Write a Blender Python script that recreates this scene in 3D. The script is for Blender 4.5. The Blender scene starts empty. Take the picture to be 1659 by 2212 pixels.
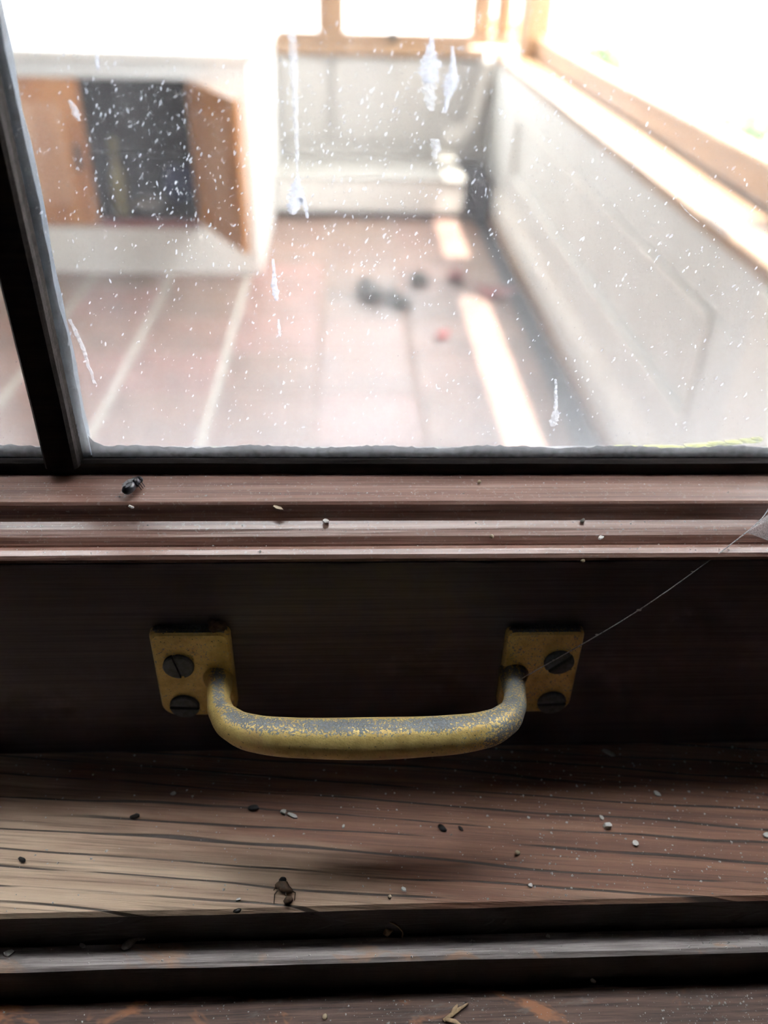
import bpy, bmesh, math, random
from mathutils import Vector, Matrix
random.seed(7)
SC = bpy.context.scene
COL = SC.collection

# ------------------------------------------------------------------ camera
F_PX, W_PX, H_PX = 1780.0, 1659, 2212
PITCH, YAW, ROLL = (math.radians(a) for a in (34.9, 3.2, 1.67))
CAM = Vector((0, 0, 1.3))
FW = Vector((math.sin(YAW)*math.cos(PITCH), math.cos(YAW)*math.cos(PITCH), -math.sin(PITCH)))
_rt = Vector((math.cos(YAW), -math.sin(YAW), 0)); _up = _rt.cross(FW)
RT = _rt*math.cos(ROLL) + _up*math.sin(ROLL)
UP = -_rt*math.sin(ROLL) + _up*math.cos(ROLL)
cd = bpy.data.cameras.new('camera'); cam = bpy.data.objects.new('camera', cd); COL.objects.link(cam)
cd.sensor_fit = 'VERTICAL'; cd.sensor_height = 36.0; cd.sensor_width = 27.0
cd.lens = F_PX/H_PX*36.0
cd.clip_start = 0.01; cd.clip_end = 200
m = Matrix((RT, UP, -FW)).transposed().to_4x4(); m.translation = CAM
cam.matrix_world = m
cd.dof.use_dof = True; cd.dof.focus_distance = 0.205; cd.dof.aperture_fstop = cd.lens/3.3
SC.camera = cam
def ray(px, py):
    return RT*((px-829.5)/F_PX) - UP*((py-1106)/F_PX) + FW
def on_z(px, py, z):
    d = ray(px, py); return CAM + d*((z-CAM.z)/d.z)
def on_y(px, py, y):
    d = ray(px, py); return CAM + d*((y-CAM.y)/d.y)

# ------------------------------------------------------------------ light
SC.view_settings.view_transform = 'Standard'; SC.view_settings.look = 'None'
SC.view_settings.gamma = 1; SC.view_settings.use_curve_mapping = False
SC.view_settings.exposure = 0.2
world = bpy.data.worlds.new('sky'); SC.world = world; world.use_nodes = True
bg = world.node_tree.nodes['Background']
bg.inputs['Color'].default_value = (0.97, 0.98, 1.0, 1); bg.inputs['Strength'].default_value = 17.0
sl = bpy.data.lights.new('sun', 'SUN'); sl.energy = 32.0; sl.angle = math.radians(0.6); sl.color = (1, .96, .90)
sun = bpy.data.objects.new('sun', sl); COL.objects.link(sun)
SUN_EL, SUN_AZ = math.radians(75), math.radians(20)
SUN_DIR = Vector((-math.cos(SUN_EL)*math.cos(SUN_AZ), math.cos(SUN_EL)*math.sin(SUN_AZ), -math.sin(SUN_EL)))
sun.rotation_euler = SUN_DIR.to_track_quat('-Z', 'Y').to_euler(); sun.location = (6, 0, 9)

# ------------------------------------------------------------------ materials
def newmat(name):
    mt = bpy.data.materials.new(name); mt.use_nodes = True
    nt = mt.node_tree; return mt, nt, nt.nodes, nt.links, nt.nodes['Principled BSDF']
def rgb(c): return (c[0], c[1], c[2], 1)
def coords(nt, scale=(1,1,1), rot=(0,0,0), loc=(0,0,0)):
    # rotate first, then stretch, so that stretched grain runs at the given angle
    tc = nt.nodes.new('ShaderNodeTexCoord'); m0 = nt.nodes.new('ShaderNodeMapping'); mp = nt.nodes.new('ShaderNodeMapping')
    m0.inputs['Rotation'].default_value = rot
    mp.inputs['Scale'].default_value = scale; mp.inputs['Location'].default_value = loc
    nt.links.new(tc.outputs['Object'], m0.inputs['Vector']); nt.links.new(m0.outputs['Vector'], mp.inputs['Vector']); return mp.outputs['Vector']
def noise(nt, vec, scale, detail=4, rough=.55, dist=0.0):
    n = nt.nodes.new('ShaderNodeTexNoise'); n.inputs['Scale'].default_value = scale; n.inputs['Detail'].default_value = detail
    n.inputs['Roughness'].default_value = rough; n.inputs['Distortion'].default_value = dist
    if vec is not None: nt.links.new(vec, n.inputs['Vector'])
    return n.outputs['Fac']
def ramp(nt, fac, stops, interp='LINEAR'):
    r = nt.nodes.new('ShaderNodeValToRGB'); r.color_ramp.interpolation = interp
    el = r.color_ramp.elements
    while len(el) < len(stops): el.new(0.5)
    for e, (p, c) in zip(el, stops):
        e.position = p; e.color = rgb(c) if not isinstance(c, (int, float)) else (c, c, c, 1)
    nt.links.new(fac, r.inputs['Fac']); return r.outputs['Color']
def mix(nt, fac, a, b, mode='MIX'):
    n = nt.nodes.new('ShaderNodeMix'); n.data_type = 'RGBA'; n.blend_type = mode
    def put(v, s):
        if isinstance(v, bpy.types.NodeSocket): nt.links.new(v, s)
        elif isinstance(v, (int, float)): s.default_value = v if s.type == 'VALUE' else (v, v, v, 1)
        else: s.default_value = rgb(v)
    put(fac, n.inputs[0]); put(a, n.inputs[6]); put(b, n.inputs[7]); return n.outputs[2]
def math_n(nt, op, a, b=0.0, clamp=False):
    n = nt.nodes.new('ShaderNodeMath'); n.operation = op; n.use_clamp = clamp
    for v, s in ((a, n.inputs[0]), (b, n.inputs[1])):
        if isinstance(v, bpy.types.NodeSocket): nt.links.new(v, s)
        else: s.default_value = v
    return n.outputs[0]
def bump(nt, b, height, strength=.3, dist=.001):
    n = nt.nodes.new('ShaderNodeBump'); n.inputs['Strength'].default_value = strength; n.inputs['Distance'].default_value = dist
    nt.links.new(height, n.inputs['Height']); nt.links.new(n.outputs['Normal'], b.inputs['Normal'])
def axis(nt, i):
    tc = nt.nodes.new('ShaderNodeTexCoord'); s = nt.nodes.new('ShaderNodeSeparateXYZ')
    nt.links.new(tc.outputs['Object'], s.inputs[0]); return s.outputs[i]
def maprange(nt, v, a, b, c=0.0, d=1.0):
    n = nt.nodes.new('ShaderNodeMapRange'); nt.links.new(v, n.inputs[0])
    for i, x in enumerate((a, b, c, d)): n.inputs[i+1].default_value = x
    return n.outputs[0]
def plain(name, c, rough=.6, metal=0, var=.12, scale=30, spec=.5):
    mt, nt, nd, lk, b = newmat(name)
    f = noise(nt, coords(nt), scale, 3)
    col = ramp(nt, f, [(.3, tuple(x*(1-var) for x in c)), (.7, tuple(min(1, x*(1+var)) for x in c))])
    lk.new(col, b.inputs['Base Color']); b.inputs['Roughness'].default_value = rough; b.inputs['Metallic'].default_value = metal
    b.inputs['Specular IOR Level'].default_value = spec
    return mt

def wood_dark(name, c0, c1, c2, rough=.42, sc=1.0, dust=.0, coat=0.0):
    """stained hardwood, fine grain running along X"""
    mt, nt, nd, lk, b = newmat(name)
    g1 = noise(nt, coords(nt, (6*sc, 420*sc, 420*sc)), 1.0, 6, .65, .25)
    g2 = noise(nt, coords(nt, (22*sc, 1500*sc, 1500*sc)), 1.0, 3, .6)
    big = noise(nt, coords(nt, (14, 30, 30)), 1.0, 3, .6)
    col = ramp(nt, g1, [(.30, c0), (.52, c1), (.75, c2)])
    col = mix(nt, math_n(nt, 'MULTIPLY', ramp(nt, g2, [(.45, 0.0), (.62, 1.0)]), .45), col, tuple(x*.45 for x in c0))
    col = mix(nt, math_n(nt, 'MULTIPLY', ramp(nt, big, [(.45, 0.0), (.7, 1.0)]), .4), col, c2)
    if dust:
        d = noise(nt, coords(nt), 900, 2, .7)
        col = mix(nt, math_n(nt, 'MULTIPLY', ramp(nt, d, [(.60, 0.0), (.68, 1.0)]), dust), col, (.42, .39, .36))
    lk.new(col, b.inputs['Base Color'])
    lk.new(ramp(nt, g1, [(.2, rough+.15), (.8, rough-.07)]), b.inputs['Roughness'])
    bump(nt, b, mix(nt, .5, g1, g2), .35, .0006)
    b.inputs['Coat Weight'].default_value = coat; b.inputs['Coat Roughness'].default_value = .22
    return mt
M = {}
M['rail'] = wood_dark('dark stained rail wood', (.062, .054, .076), (.100, .082, .108), (.135, .098, .112), .36)
M['mould'] = wood_dark('reddish moulding wood', (.13, .058, .042), (.30, .165, .128), (.44, .295, .24), .33, dust=.35, coat=.9)
M['bar'] = wood_dark('glazing bar wood', (.009, .007, .007), (.016, .012, .011), (.026, .019, .017), .6)
M['bar'].node_tree.nodes['Principled BSDF'].inputs['Specular IOR Level'].default_value = .12

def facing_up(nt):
    # bare, dusty timber on the tops of the boards; upright edges keep dark stain, with shade painted in
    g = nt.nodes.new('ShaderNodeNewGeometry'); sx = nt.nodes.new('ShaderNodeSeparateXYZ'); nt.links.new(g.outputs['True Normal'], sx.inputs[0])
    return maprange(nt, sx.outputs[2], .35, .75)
def wood_sill():
    mt, nt, nd, lk, b = newmat('worn sill oak')
    rot = (0, 0, math.radians(5.4))
    v = coords(nt, (1, 1, 1), rot)
    fine = noise(nt, coords(nt, (18, 1100, 1100), rot), 1.0, 5, .65)
    mid = noise(nt, coords(nt, (9, 230, 230), rot), 1.0, 5, .6, .3)
    # long open dark grain
    wv = nd.new('ShaderNodeTexWave'); wv.wave_type = 'BANDS'; wv.bands_direction = 'Y'; wv.wave_profile = 'SIN'
    wv.inputs['Scale'].default_value = 58; wv.inputs['Distortion'].default_value = 7.5; wv.inputs['Detail'].default_value = 3; wv.inputs['Detail Scale'].default_value = .9; wv.inputs['Detail Roughness'].default_value = .6
    lk.new(coords(nt, (.10, 1, 1), rot), wv.inputs['Vector'])
    lmask = ramp(nt, wv.outputs['Fac'], [(.95, 0.0), (.985, 1.0)])
    brk = ramp(nt, noise(nt, coords(nt, (16, 120, 120), rot), 1.0, 3), [(.36, 0.0), (.46, 1.0)])
    lmask = math_n(nt, 'MULTIPLY', lmask, brk)
    base = ramp(nt, mid, [(.28, (.13, .058, .038)), (.5, (.25, .12, .076)), (.75, (.38, .20, .125))])
    worn = ramp(nt, mid, [(.28, (.44, .31, .21)), (.5, (.64, .48, .34)), (.75, (.78, .63, .46))])
    # bleached, worn timber towards the front left corner of the board
    x, y = axis(nt, 0), axis(nt, 1)
    w = math_n(nt, 'ADD', maprange(nt, y, .150, .112, 0, .75), maprange(nt, x, .04, -.10, -.42, .48))
    w = math_n(nt, 'ADD', w, math_n(nt, 'MULTIPLY', math_n(nt, 'SUBTRACT', noise(nt, coords(nt, (14, 90, 90), rot), 1.0, 4), .5), 1.6))
    w = ramp(nt, w, [(.22, 0.0), (.9, 1.0)])
    col = mix(nt, w, base, worn)
    col = mix(nt, math_n(nt, 'MULTIPLY', ramp(nt, fine, [(.5, 0.0), (.66, 1.0)]), .55), col, (.07, .045, .035))
    col = mix(nt, math_n(nt, 'MULTIPLY', lmask, .9), col, (.022, .019, .018))
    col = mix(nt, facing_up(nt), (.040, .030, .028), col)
    lk.new(col, b.inputs['Base Color'])
    lk.new(ramp(nt, fine, [(.3, .42), (.7, .62)]), b.inputs['Roughness'])
    h = mix(nt, lmask, fine, 0.0)
    bump(nt, b, h, .5, .0008)
    return mt
M['sill'] = wood_sill()
def wood_lower(name, c_dark, c_mid, c_or):
    mt, nt, nd, lk, b = newmat(name)
    g = noise(nt, coords(nt, (30, 900, 900)), 1.0, 5, .7)
    p = noise(nt, coords(nt, (45, 90, 90), (0, 0, .3)), 1.0, 4, .6, .6)
    col = ramp(nt, g, [(.35, c_dark), (.62, c_mid)])
    col = mix(nt, ramp(nt, p, [(.56, 0.0), (.63, .8)]), col, c_or)
    q = noise(nt, coords(nt, (60, 200, 200), (0, 0, -.2), (2, 3, 0)), 1.0, 5, .7)
    col = mix(nt, ramp(nt, q, [(.58, 0.0), (.70, .55)]), col, (.22, .21, .20))
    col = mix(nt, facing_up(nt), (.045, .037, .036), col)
    lk.new(col, b.inputs['Base Color']); b.inputs['Roughness'].default_value = .6
    bump(nt, b, g, .5, .0008); return mt
M['lower'] = wood_lower('scuffed lower sill', (.05, .034, .031), (.19, .115, .088), (.46, .20, .095))
M['bead'] = wood_lower('dusty grey bead', (.22, .195, .19), (.46, .42, .405), (.50, .33, .23))

def brass_mat(name, tarn_bias, x_lo, x_hi):
    mt, nt, nd, lk, b = newmat(name)
    v = coords(nt)
    sp = noise(nt, v, 1700, 3, .75); cl = noise(nt, v, 170, 4, .65)
    tc = nt.nodes.new('ShaderNodeNewGeometry'); s = nt.nodes.new('ShaderNodeSeparateXYZ')
    lk.new(tc.outputs['Normal'], s.inputs[0])
    # settled grime and verdigris on the upper side of the bar and round its right end
    top = maprange(nt, s.outputs[2], .58, 1.0, -.2, .85)
    right = maprange(nt, axis(nt, 0), x_lo, x_hi, 0, .75)
    t = math_n(nt, 'ADD', math_n(nt, 'MAXIMUM', top, right), math_n(nt, 'MULTIPLY', math_n(nt, 'SUBTRACT', sp, .5), 2.4))
    t = math_n(nt, 'ADD', t, math_n(nt, 'MULTIPLY', math_n(nt, 'SUBTRACT', cl, .5), .8))
    t = math_n(nt, 'ADD', t, tarn_bias)
    mask = ramp(nt, t, [(.28, 0.0), (.46, 1.0)])
    br = ramp(nt, cl, [(.3, (.66, .46, .15)), (.55, (.90, .71, .26)), (.75, (.80, .52, .22))])
    ta = ramp(nt, sp, [(.35, (.09, .10, .11)), (.55, (.20, .22, .235)), (.7, (.34, .38, .37))])
    col = mix(nt, mask, br, ta)
    pits = ramp(nt, noise(nt, v, 1500, 2, .6), [(.66, 0.0), (.71, 1.0)])
    col = mix(nt, math_n(nt, 'MULTIPLY', pits, .8), col, (.05, .055, .05))
    lk.new(col, b.inputs['Base Color'])
    lk.new(ramp(nt, mask, [(0, .40), (1, .15)]), b.inputs['Metallic'])
    lk.new(ramp(nt, mask, [(0, .36), (1, .62)]), b.inputs['Roughness'])
    bump(nt, b, sp, .35, .0004); return mt
M['brass'] = brass_mat('tarnished brass bar', -.24, .018, .041)
M['brass_l'] = brass_mat('tarnished brass left plate', .02, 5, 6)
M['brass_r'] = brass_mat('tarnished brass right plate', .08, 5, 6)
M['screw'] = plain('blackened steel', (.15, .17, .19), .55, .2, .35, 700)
M['grime'] = plain('crusted grime', (.10, .07, .055), .9, 0, .5, 900)

def glass_mat(name, film):
    mt, nt, nd, lk, b = newmat(name); nd.remove(b)
    out = nd['Material Output']
    tr = nd.new('ShaderNodeBsdfTransparent'); gl = nd.new('ShaderNodeBsdfGlossy'); gl.inputs['Roughness'].default_value = .02
    ge = nd.new('ShaderNodeNewGeometry'); dt = nd.new('ShaderNodeVectorMath'); dt.operation = 'DOT_PRODUCT'   # Schlick reflectance, same from both sides
    lk.new(ge.outputs['Normal'], dt.inputs[0]); lk.new(ge.outputs['Incoming'], dt.inputs[1])
    graz = math_n(nt, 'POWER', math_n(nt, 'SUBTRACT', 1.0, math_n(nt, 'ABSOLUTE', dt.outputs['Value']), True), 5.0)
    refl = math_n(nt, 'ADD', math_n(nt, 'MULTIPLY', graz, .55), .03)
    m1 = nd.new('ShaderNodeMixShader'); lk.new(refl, m1.inputs[0]); lk.new(tr.outputs[0], m1.inputs[1]); lk.new(gl.outputs[0], m1.inputs[2])
    last = m1
    if film:
        di = nd.new('ShaderNodeBsdfDiffuse'); di.inputs['Color'].default_value = (.80, .82, .86, 1)
        tl = nd.new('ShaderNodeBsdfTranslucent'); tl.inputs['Color'].default_value = (.80, .83, .88, 1)
        ad = nd.new('ShaderNodeMixShader'); ad.inputs[0].default_value = .6
        lk.new(di.outputs[0], ad.inputs[1]); lk.new(tl.outputs[0], ad.inputs[2])
        # dust film: cloudy, streaky downwards, thickest along the bottom of the pane
        cl = noise(nt, coords(nt, (60, 60, 14)), 1.0, 5, .6)
        sp = noise(nt, coords(nt, (1, 1, .55), (0, .5, 0)), 1500, 2, .6)
        low = maprange(nt, axis(nt, 2), 1.252, 1.185, 0.0, 1.0)
        low = math_n(nt, 'POWER', low, 1.9)
        fac = math_n(nt, 'ADD', math_n(nt, 'MULTIPLY', low, .165), math_n(nt, 'MULTIPLY', ramp(nt, cl, [(.35, 0.0), (.75, 1.0)]), .05))
        fac = math_n(nt, 'ADD', fac, math_n(nt, 'MULTIPLY', ramp(nt, sp, [(.62, 0.0), (.72, 1.0)]), .10))
        fac = math_n(nt, 'ADD', fac, .012, True)
        fac = math_n(nt, 'MULTIPLY', fac, maprange(nt, axis(nt, 2), 1.1860, 1.1874, .12, 1.0))
        m2 = nd.new('ShaderNodeMixShader'); lk.new(fac, m2.inputs[0]); lk.new(m1.outputs[0], m2.inputs[1]); lk.new(ad.outputs[0], m2.inputs[2]); last = m2
    lk.new(last.outputs[0], out.inputs['Surface']); return mt
M['glass'] = glass_mat('dusty window glass', True)
M['porch_glass'] = glass_mat('porch glass', False)
def thin_white(name, c, alpha, scale=900):
    mt, nt, nd, lk, b = newmat(name); nd.remove(b)
    tr = nd.new('ShaderNodeBsdfTransparent'); di = nd.new('ShaderNodeBsdfDiffuse'); tl = nd.new('ShaderNodeBsdfTranslucent')
    di.inputs['Color'].default_value = rgb(c); tl.inputs['Color'].default_value = rgb(c)
    a = nd.new('ShaderNodeMixShader'); a.inputs[0].default_value = .65; lk.new(di.outputs[0], a.inputs[1]); lk.new(tl.outputs[0], a.inputs[2])
    f = ramp(nt, noise(nt, coords(nt), scale, 4, .65), [(.32, alpha*.35), (.6, alpha)])
    s = nd.new('ShaderNodeMixShader'); lk.new(f, s.inputs[0]); lk.new(tr.outputs[0], s.inputs[1]); lk.new(a.outputs[0], s.inputs[2])
    lk.new(s.outputs[0], nd['Material Output'].inputs['Surface']); return mt
M['drip'] = thin_white('dried chalky drip', (.66, .70, .78), .75)
M['drip_faint'] = thin_white('faint dried drip', (.66, .70, .76), .38)
M['speck'] = thin_white('glass speck', (.62, .68, .78), .55, 300)
M['web'] = thin_white('cobweb', (.85, .88, .92), .8, 2500)

def roof_mat():
    mt, nt, nd, lk, b = newmat('near opaque roof sheet'); nd.remove(b)
    tl = nd.new('ShaderNodeBsdfTranslucent'); di = nd.new('ShaderNodeBsdfDiffuse')
    tl.inputs['Color'].default_value = (.66, .69, .70, 1); di.inputs['Color'].default_value = (.36, .36, .345, 1)
    s = nd.new('ShaderNodeMixShader'); s.inputs[0].default_value = .06
    lk.new(di.outputs[0], s.inputs[1]); lk.new(tl.outputs[0], s.inputs[2]); lk.new(s.outputs[0], nd['Material Output'].inputs['Surface']); return mt
M['roof'] = roof_mat()
M['white'] = plain('white gloss paint', (.64, .63, .585), .45, 0, .05, 6)
M['white_wall'] = plain('greyish white paint', (.56, .575, .555), .5, 0, .05, 5)
M['far_wall'] = plain('beige white paint', (.37, .355, .325), .5, 0, .05, 5)
M['cream'] = plain('room plaster', (.32, .315, .32), .9, 0, .05, 3)
M['room_floor'] = plain('room floor boards', (.18, .11, .07), .6, 0, .2, 5)
def oak(name, a, bcol, c, sc=(40, 40, 3)):
    mt, nt, nd, lk, b = newmat(name)
    f = noise(nt, coords(nt, sc), 1.0, 4, .6, .4)
    lk.new(ramp(nt, f, [(.3, a), (.52, bcol), (.75, c)]), b.inputs['Base Color']); b.inputs['Roughness'].default_value = .4; return mt
M['oak'] = oak('honey oak joinery', (.19, .105, .052), (.27, .165, .088), (.34, .22, .125), (30, 3, 30))
M['oak_v'] = oak('honey oak posts', (.17, .088, .038), (.25, .14, .062), (.32, .195, .095), (30, 30, 3))
M['door'] = oak('orange varnished pine', (.26, .10, .028), (.38, .165, .052), (.46, .23, .08), (18, 18, 2.2))
M['door_panel'] = oak('pale varnished pine', (.34, .165, .08), (.42, .23, .125), (.48, .29, .17), (14, 14, 2))
M['lid'] = plain('grey lid paint', (.33, .32, .285), .6, 0, .1, 8)
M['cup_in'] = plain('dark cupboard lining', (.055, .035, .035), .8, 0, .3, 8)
M['maroon'] = plain('maroon painted board', (.20, .06, .05), .6)
M['tile'] = None
def tile_mat():
    mt, nt, nd, lk, b = newmat('terracotta tile')
    oi = nd.new('ShaderNodeObjectInfo')
    base = ramp(nt, oi.outputs['Random'], [(0, (.17, .100, .072)), (.35, (.23, .125, .095)), (.65, (.19, .120, .085)), (1, (.27, .135, .115))])
    st = noise(nt, coords(nt), 5, 5, .65); st2 = noise(nt, coords(nt, (1, 1, 1), (0, 0, 0), (4, 1, 0)), 16, 4, .6)
    col = mix(nt, ramp(nt, st, [(.45, 0.0), (.72, .65)]), base, (.085, .065, .055))
    col = mix(nt, ramp(nt, st2, [(.5, 0.0), (.75, .35)]), col, (.33, .255, .205))
    ge = nd.new('ShaderNodeNewGeometry'); mp = nd.new('ShaderNodeMapping'); mp.vector_type = 'POINT'     # sooty spill on the tiles
    mp.inputs['Location'].default_value = (-.22/.42, -3.5/.36, 0); mp.inputs['Scale'].default_value = (1/.42, 1/.36, 1)
    lk.new(ge.outputs['Position'], mp.inputs['Vector']); ln = nd.new('ShaderNodeVectorMath'); ln.operation = 'LENGTH'; lk.new(mp.outputs[0], ln.inputs[0])
    n3 = nd.new('ShaderNodeTexNoise'); n3.inputs['Scale'].default_value = 7; n3.inputs['Detail'].default_value = 4; lk.new(ge.outputs['Position'], n3.inputs['Vector'])
    spill = math_n(nt, 'ADD', maprange(nt, ln.outputs['Value'], 1.15, .2, 0, .75), math_n(nt, 'MULTIPLY', math_n(nt, 'SUBTRACT', n3.outputs['Fac'], .5), 1.5), True)
    spill = math_n(nt, 'MULTIPLY', spill, maprange(nt, ln.outputs['Value'], 1.5, .9))
    col = mix(nt, math_n(nt, 'MULTIPLY', spill, .85), col, (.055, .048, .045))
    lk.new(col, b.inputs['Base Color']); b.inputs['Roughness'].default_value = .5; return mt
M['tile'] = tile_mat()
M['mortar'] = plain('pale mortar', (.40, .385, .33), .9, 0, .1, 20)
def mortar_mat():
    mt, nt, nd, lk, b = newmat('mortar, clean on the left and grimed on the right')
    d = math_n(nt, 'ADD', maprange(nt, axis(nt, 0), -.42, -.18), math_n(nt, 'MULTIPLY', math_n(nt, 'SUBTRACT', noise(nt, coords(nt), 4, 4), .5), 1.2), True)
    lk.new(mix(nt, d, (.40, .385, .33), (.22, .15, .12)), b.inputs['Base Color']); b.inputs['Roughness'].default_value = .9; return mt
M['mortar'] = mortar_mat()
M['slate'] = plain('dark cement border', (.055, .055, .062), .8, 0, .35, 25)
M['paving'] = plain('sunlit paving', (.13, .13, .125), .9, 0, .04, .5)
M['lawn'] = plain('lawn', (.20, .36, .10), .9, 0, .25, 3)
M['leaf'] = plain('bright leaf', (.07, .24, .04), .6, 0, .2, 9)
M['rubber'] = None
def ledge_mat():
    mt, nt, nd, lk, b = newmat('weathered black paint')
    v = coords(nt); f = noise(nt, v, 260, 4, .6)
    col = ramp(nt, f, [(.40, (.012, .016, .020)), (.60, (.030, .040, .048)), (.72, (.09, .12, .05))])
    lk.new(col, b.inputs['Base Color']); b.inputs['Roughness'].default_value = .35; b.inputs['Specular IOR Level'].default_value = .16; bump(nt, b, f, .6, .0008); return mt
M['ledge'] = ledge_mat()
M['putty'] = plain('chalky putty edge', (.55, .60, .64), .8, 0, .35, 500)
M['putty_d'] = plain('weathered grey putty', (.040, .058, .078), .6, 0, .6, 260, .2)
M['moss'] = plain('yellow green moss', (.36, .38, .05), .95, 0, .5, 700)
M['moss_d'] = plain('green algae crust', (.15, .20, .08), .95, 0, .5, 700)
M['flake'] = plain('white paint flake', (.66, .66, .63), .7, 0, .1, 900)
M['tan'] = plain('pale tan husk', (.50, .42, .29), .8, 0, .15, 900)
M['pellet'] = plain('black pellet', (.016, .016, .018), .6, 0, .4, 900)
M['bug'] = plain('brown insect husk', (.085, .052, .028), .6, 0, .6, 1200)
M['greybug'] = plain('grey husk', (.22, .20, .18), .8, 0, .4, 900)
M['fly'] = plain('fly body', (.018, .02, .026), .3, 0, .4, 900)
M['wing'] = thin_white('fly wing', (.55, .58, .62), .6)
M['straw'] = plain('straw', (.46, .33, .20), .8, 0, .25, 900)
M['dust'] = plain('dust grains', (.60, .59, .57), .9, 0, .2, 400)
M['red'] = plain('red petal', (.55, .05, .045), .6)
M['darkred'] = plain('dark red leaf', (.17, .045, .045), .7)
M['litter'] = plain('dark leaf litter', (.06, .055, .05), .9, 0, .4, 40)
M['olive'] = plain('olive glass', (.20, .17, .05), .35)
M['navy'] = plain('navy cloth', (.035, .045, .10), .9)
M['steel'] = plain('dark steel plate', (.05, .045, .04), .5, .4)

# ------------------------------------------------------------------ helpers
def link(name, me, mat, parent=None, smooth=False):
    o = bpy.data.objects.new(name, me); COL.objects.link(o)
    if mat is not None and not me.materials: me.materials.append(mat)
    if parent: o.parent = parent
    if smooth:
        for p in me.polygons: p.use_smooth = True
    return o
def mesh(name, verts, faces):
    me = bpy.data.meshes.new(name); me.from_pydata([tuple(v) for v in verts], [], faces); me.validate(); me.update()
    bm = bmesh.new(); bm.from_mesh(me); bmesh.ops.recalc_face_normals(bm, faces=bm.faces); bm.to_mesh(me); bm.free()
    return me
def tag(o, label=None, cat=None, group=None, kind=None):
    if label: o['label'] = label
    if cat: o['category'] = cat
    if group: o['group'] = group
    if kind: o['kind'] = kind
    return o
def struct(o, label=None): o['kind'] = 'structure'; return tag(o, label)
def empty(name, loc=(0, 0, 0)):
    o = bpy.data.objects.new(name, None); COL.objects.link(o); o.location = loc; o.empty_display_size = .02; return o
def child(o, parent):
    """parent a mesh built in world coordinates"""
    o.parent = parent; o.matrix_parent_inverse = Matrix.Translation(parent.location).inverted(); return o
def box_me(name, lo, hi, bev=0.0, seg=2):
    bm = bmesh.new()
    bmesh.ops.create_cube(bm, size=1)
    for v in bm.verts: v.co = Vector([lo[i]+(v.co[i]+.5)*(hi[i]-lo[i]) for i in range(3)])
    if bev: bmesh.ops.bevel(bm, geom=bm.edges[:], offset=bev, segments=seg, affect='EDGES', profile=.5)
    me = bpy.data.meshes.new(name); bm.to_mesh(me); bm.free(); return me
def box(name, lo, hi, mat, parent=None, bev=0.0):
    o = link(name, box_me(name, lo, hi, bev), mat)
    if parent: child(o, parent)
    return o
def multi_box(name, boxes, mat, parent=None, bev=0.0):
    bm = bmesh.new()
    for lo, hi in boxes:
        t = box_me('t', lo, hi, bev); bm.from_mesh(t); bpy.data.meshes.remove(t)
    me = bpy.data.meshes.new(name); bm.to_mesh(me); bm.free(); o = link(name, me, mat)
    if parent: child(o, parent)
    return o
def extrude_x(name, prof, x0, x1, mat, parent=None, n=1, wob=0.0):
    """closed profile of (y, z) run along X"""
    vs, fs, k = [], [], len(prof)
    for i in range(n+1):
        x = x0+(x1-x0)*i/n
        for (y, z) in prof:
            vs.append((x, y+random.uniform(-wob, wob), z+random.uniform(-wob, wob)))
    for i in range(n):
        for j in range(k):
            a, b = i*k+j, i*k+(j+1) % k
            fs.append((a, b, b+k, a+k))
    fs.append(tuple(range(k))); fs.append(tuple(range(n*k, n*k+k)))
    o = link(name, mesh(name, vs, fs), mat)
    if parent: child(o, parent)
    return o
def sweep(name, pts, rad, mat, parent=None, seg=16, squash=1.0, cap=True):
    """round tube along points with a radius each"""
    pts = [Vector(p) for p in pts]; vs, fs = [], []
    t0 = (pts[1]-pts[0]).normalized(); up = Vector((0, 0, 1))
    if abs(t0.dot(up)) > .9: up = Vector((1, 0, 0))
    n = (up - t0*up.dot(t0)).normalized()
    for i, p in enumerate(pts):
        t = (pts[min(i+1, len(pts)-1)]-pts[max(i-1, 0)]).normalized()
        n = (n - t*n.dot(t)).normalized(); bnm = t.cross(n)
        for s in range(seg):
            a = 2*math.pi*s/seg
            vs.append(p + n*(math.cos(a)*rad[i]*squash) + bnm*(math.sin(a)*rad[i]))
    for i in range(len(pts)-1):
        for s in range(seg):
            a, b = i*seg+s, i*seg+(s+1) % seg
            fs.append((a, b, b+seg, a+seg))
    if cap: fs.append(tuple(range(seg))); fs.append(tuple(range((len(pts)-1)*seg, len(pts)*seg)))
    o = link(name, mesh(name, vs, fs), mat, smooth=True)
    if parent: child(o, parent)
    return o
def bezier_pts(ctrl, n=10):
    """Catmull-Rom through control tuples"""
    c = [Vector(x) for x in ctrl]; c = [c[0]*2-c[1]]+c+[c[-1]*2-c[-2]]; out = []
    for i in range(1, len(c)-2):
        for k in range(n):
            t = k/n; a, b, d, e = c[i-1], c[i], c[i+1], c[i+2]
            out.append(.5*((2*b)+(d-a)*t+(2*a-5*b+4*d-e)*t*t+(3*b-a-3*d+e)*t**3))
    out.append(c[-2]); return out
def blob_me(name, r, squash=(1, 1, 1), jit=.2, sub=2, seed=0):
    rnd = random.Random(seed); bm = bmesh.new(); bmesh.ops.create_icosphere(bm, subdivisions=sub, radius=1)
    for v in bm.verts:
        k = r*(1+rnd.uniform(-jit, jit)); v.co = Vector((v.co.x*squash[0], v.co.y*squash[1], v.co.z*squash[2]))*k
    me = bpy.data.meshes.new(name); bm.to_mesh(me); bm.free(); return me

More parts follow.
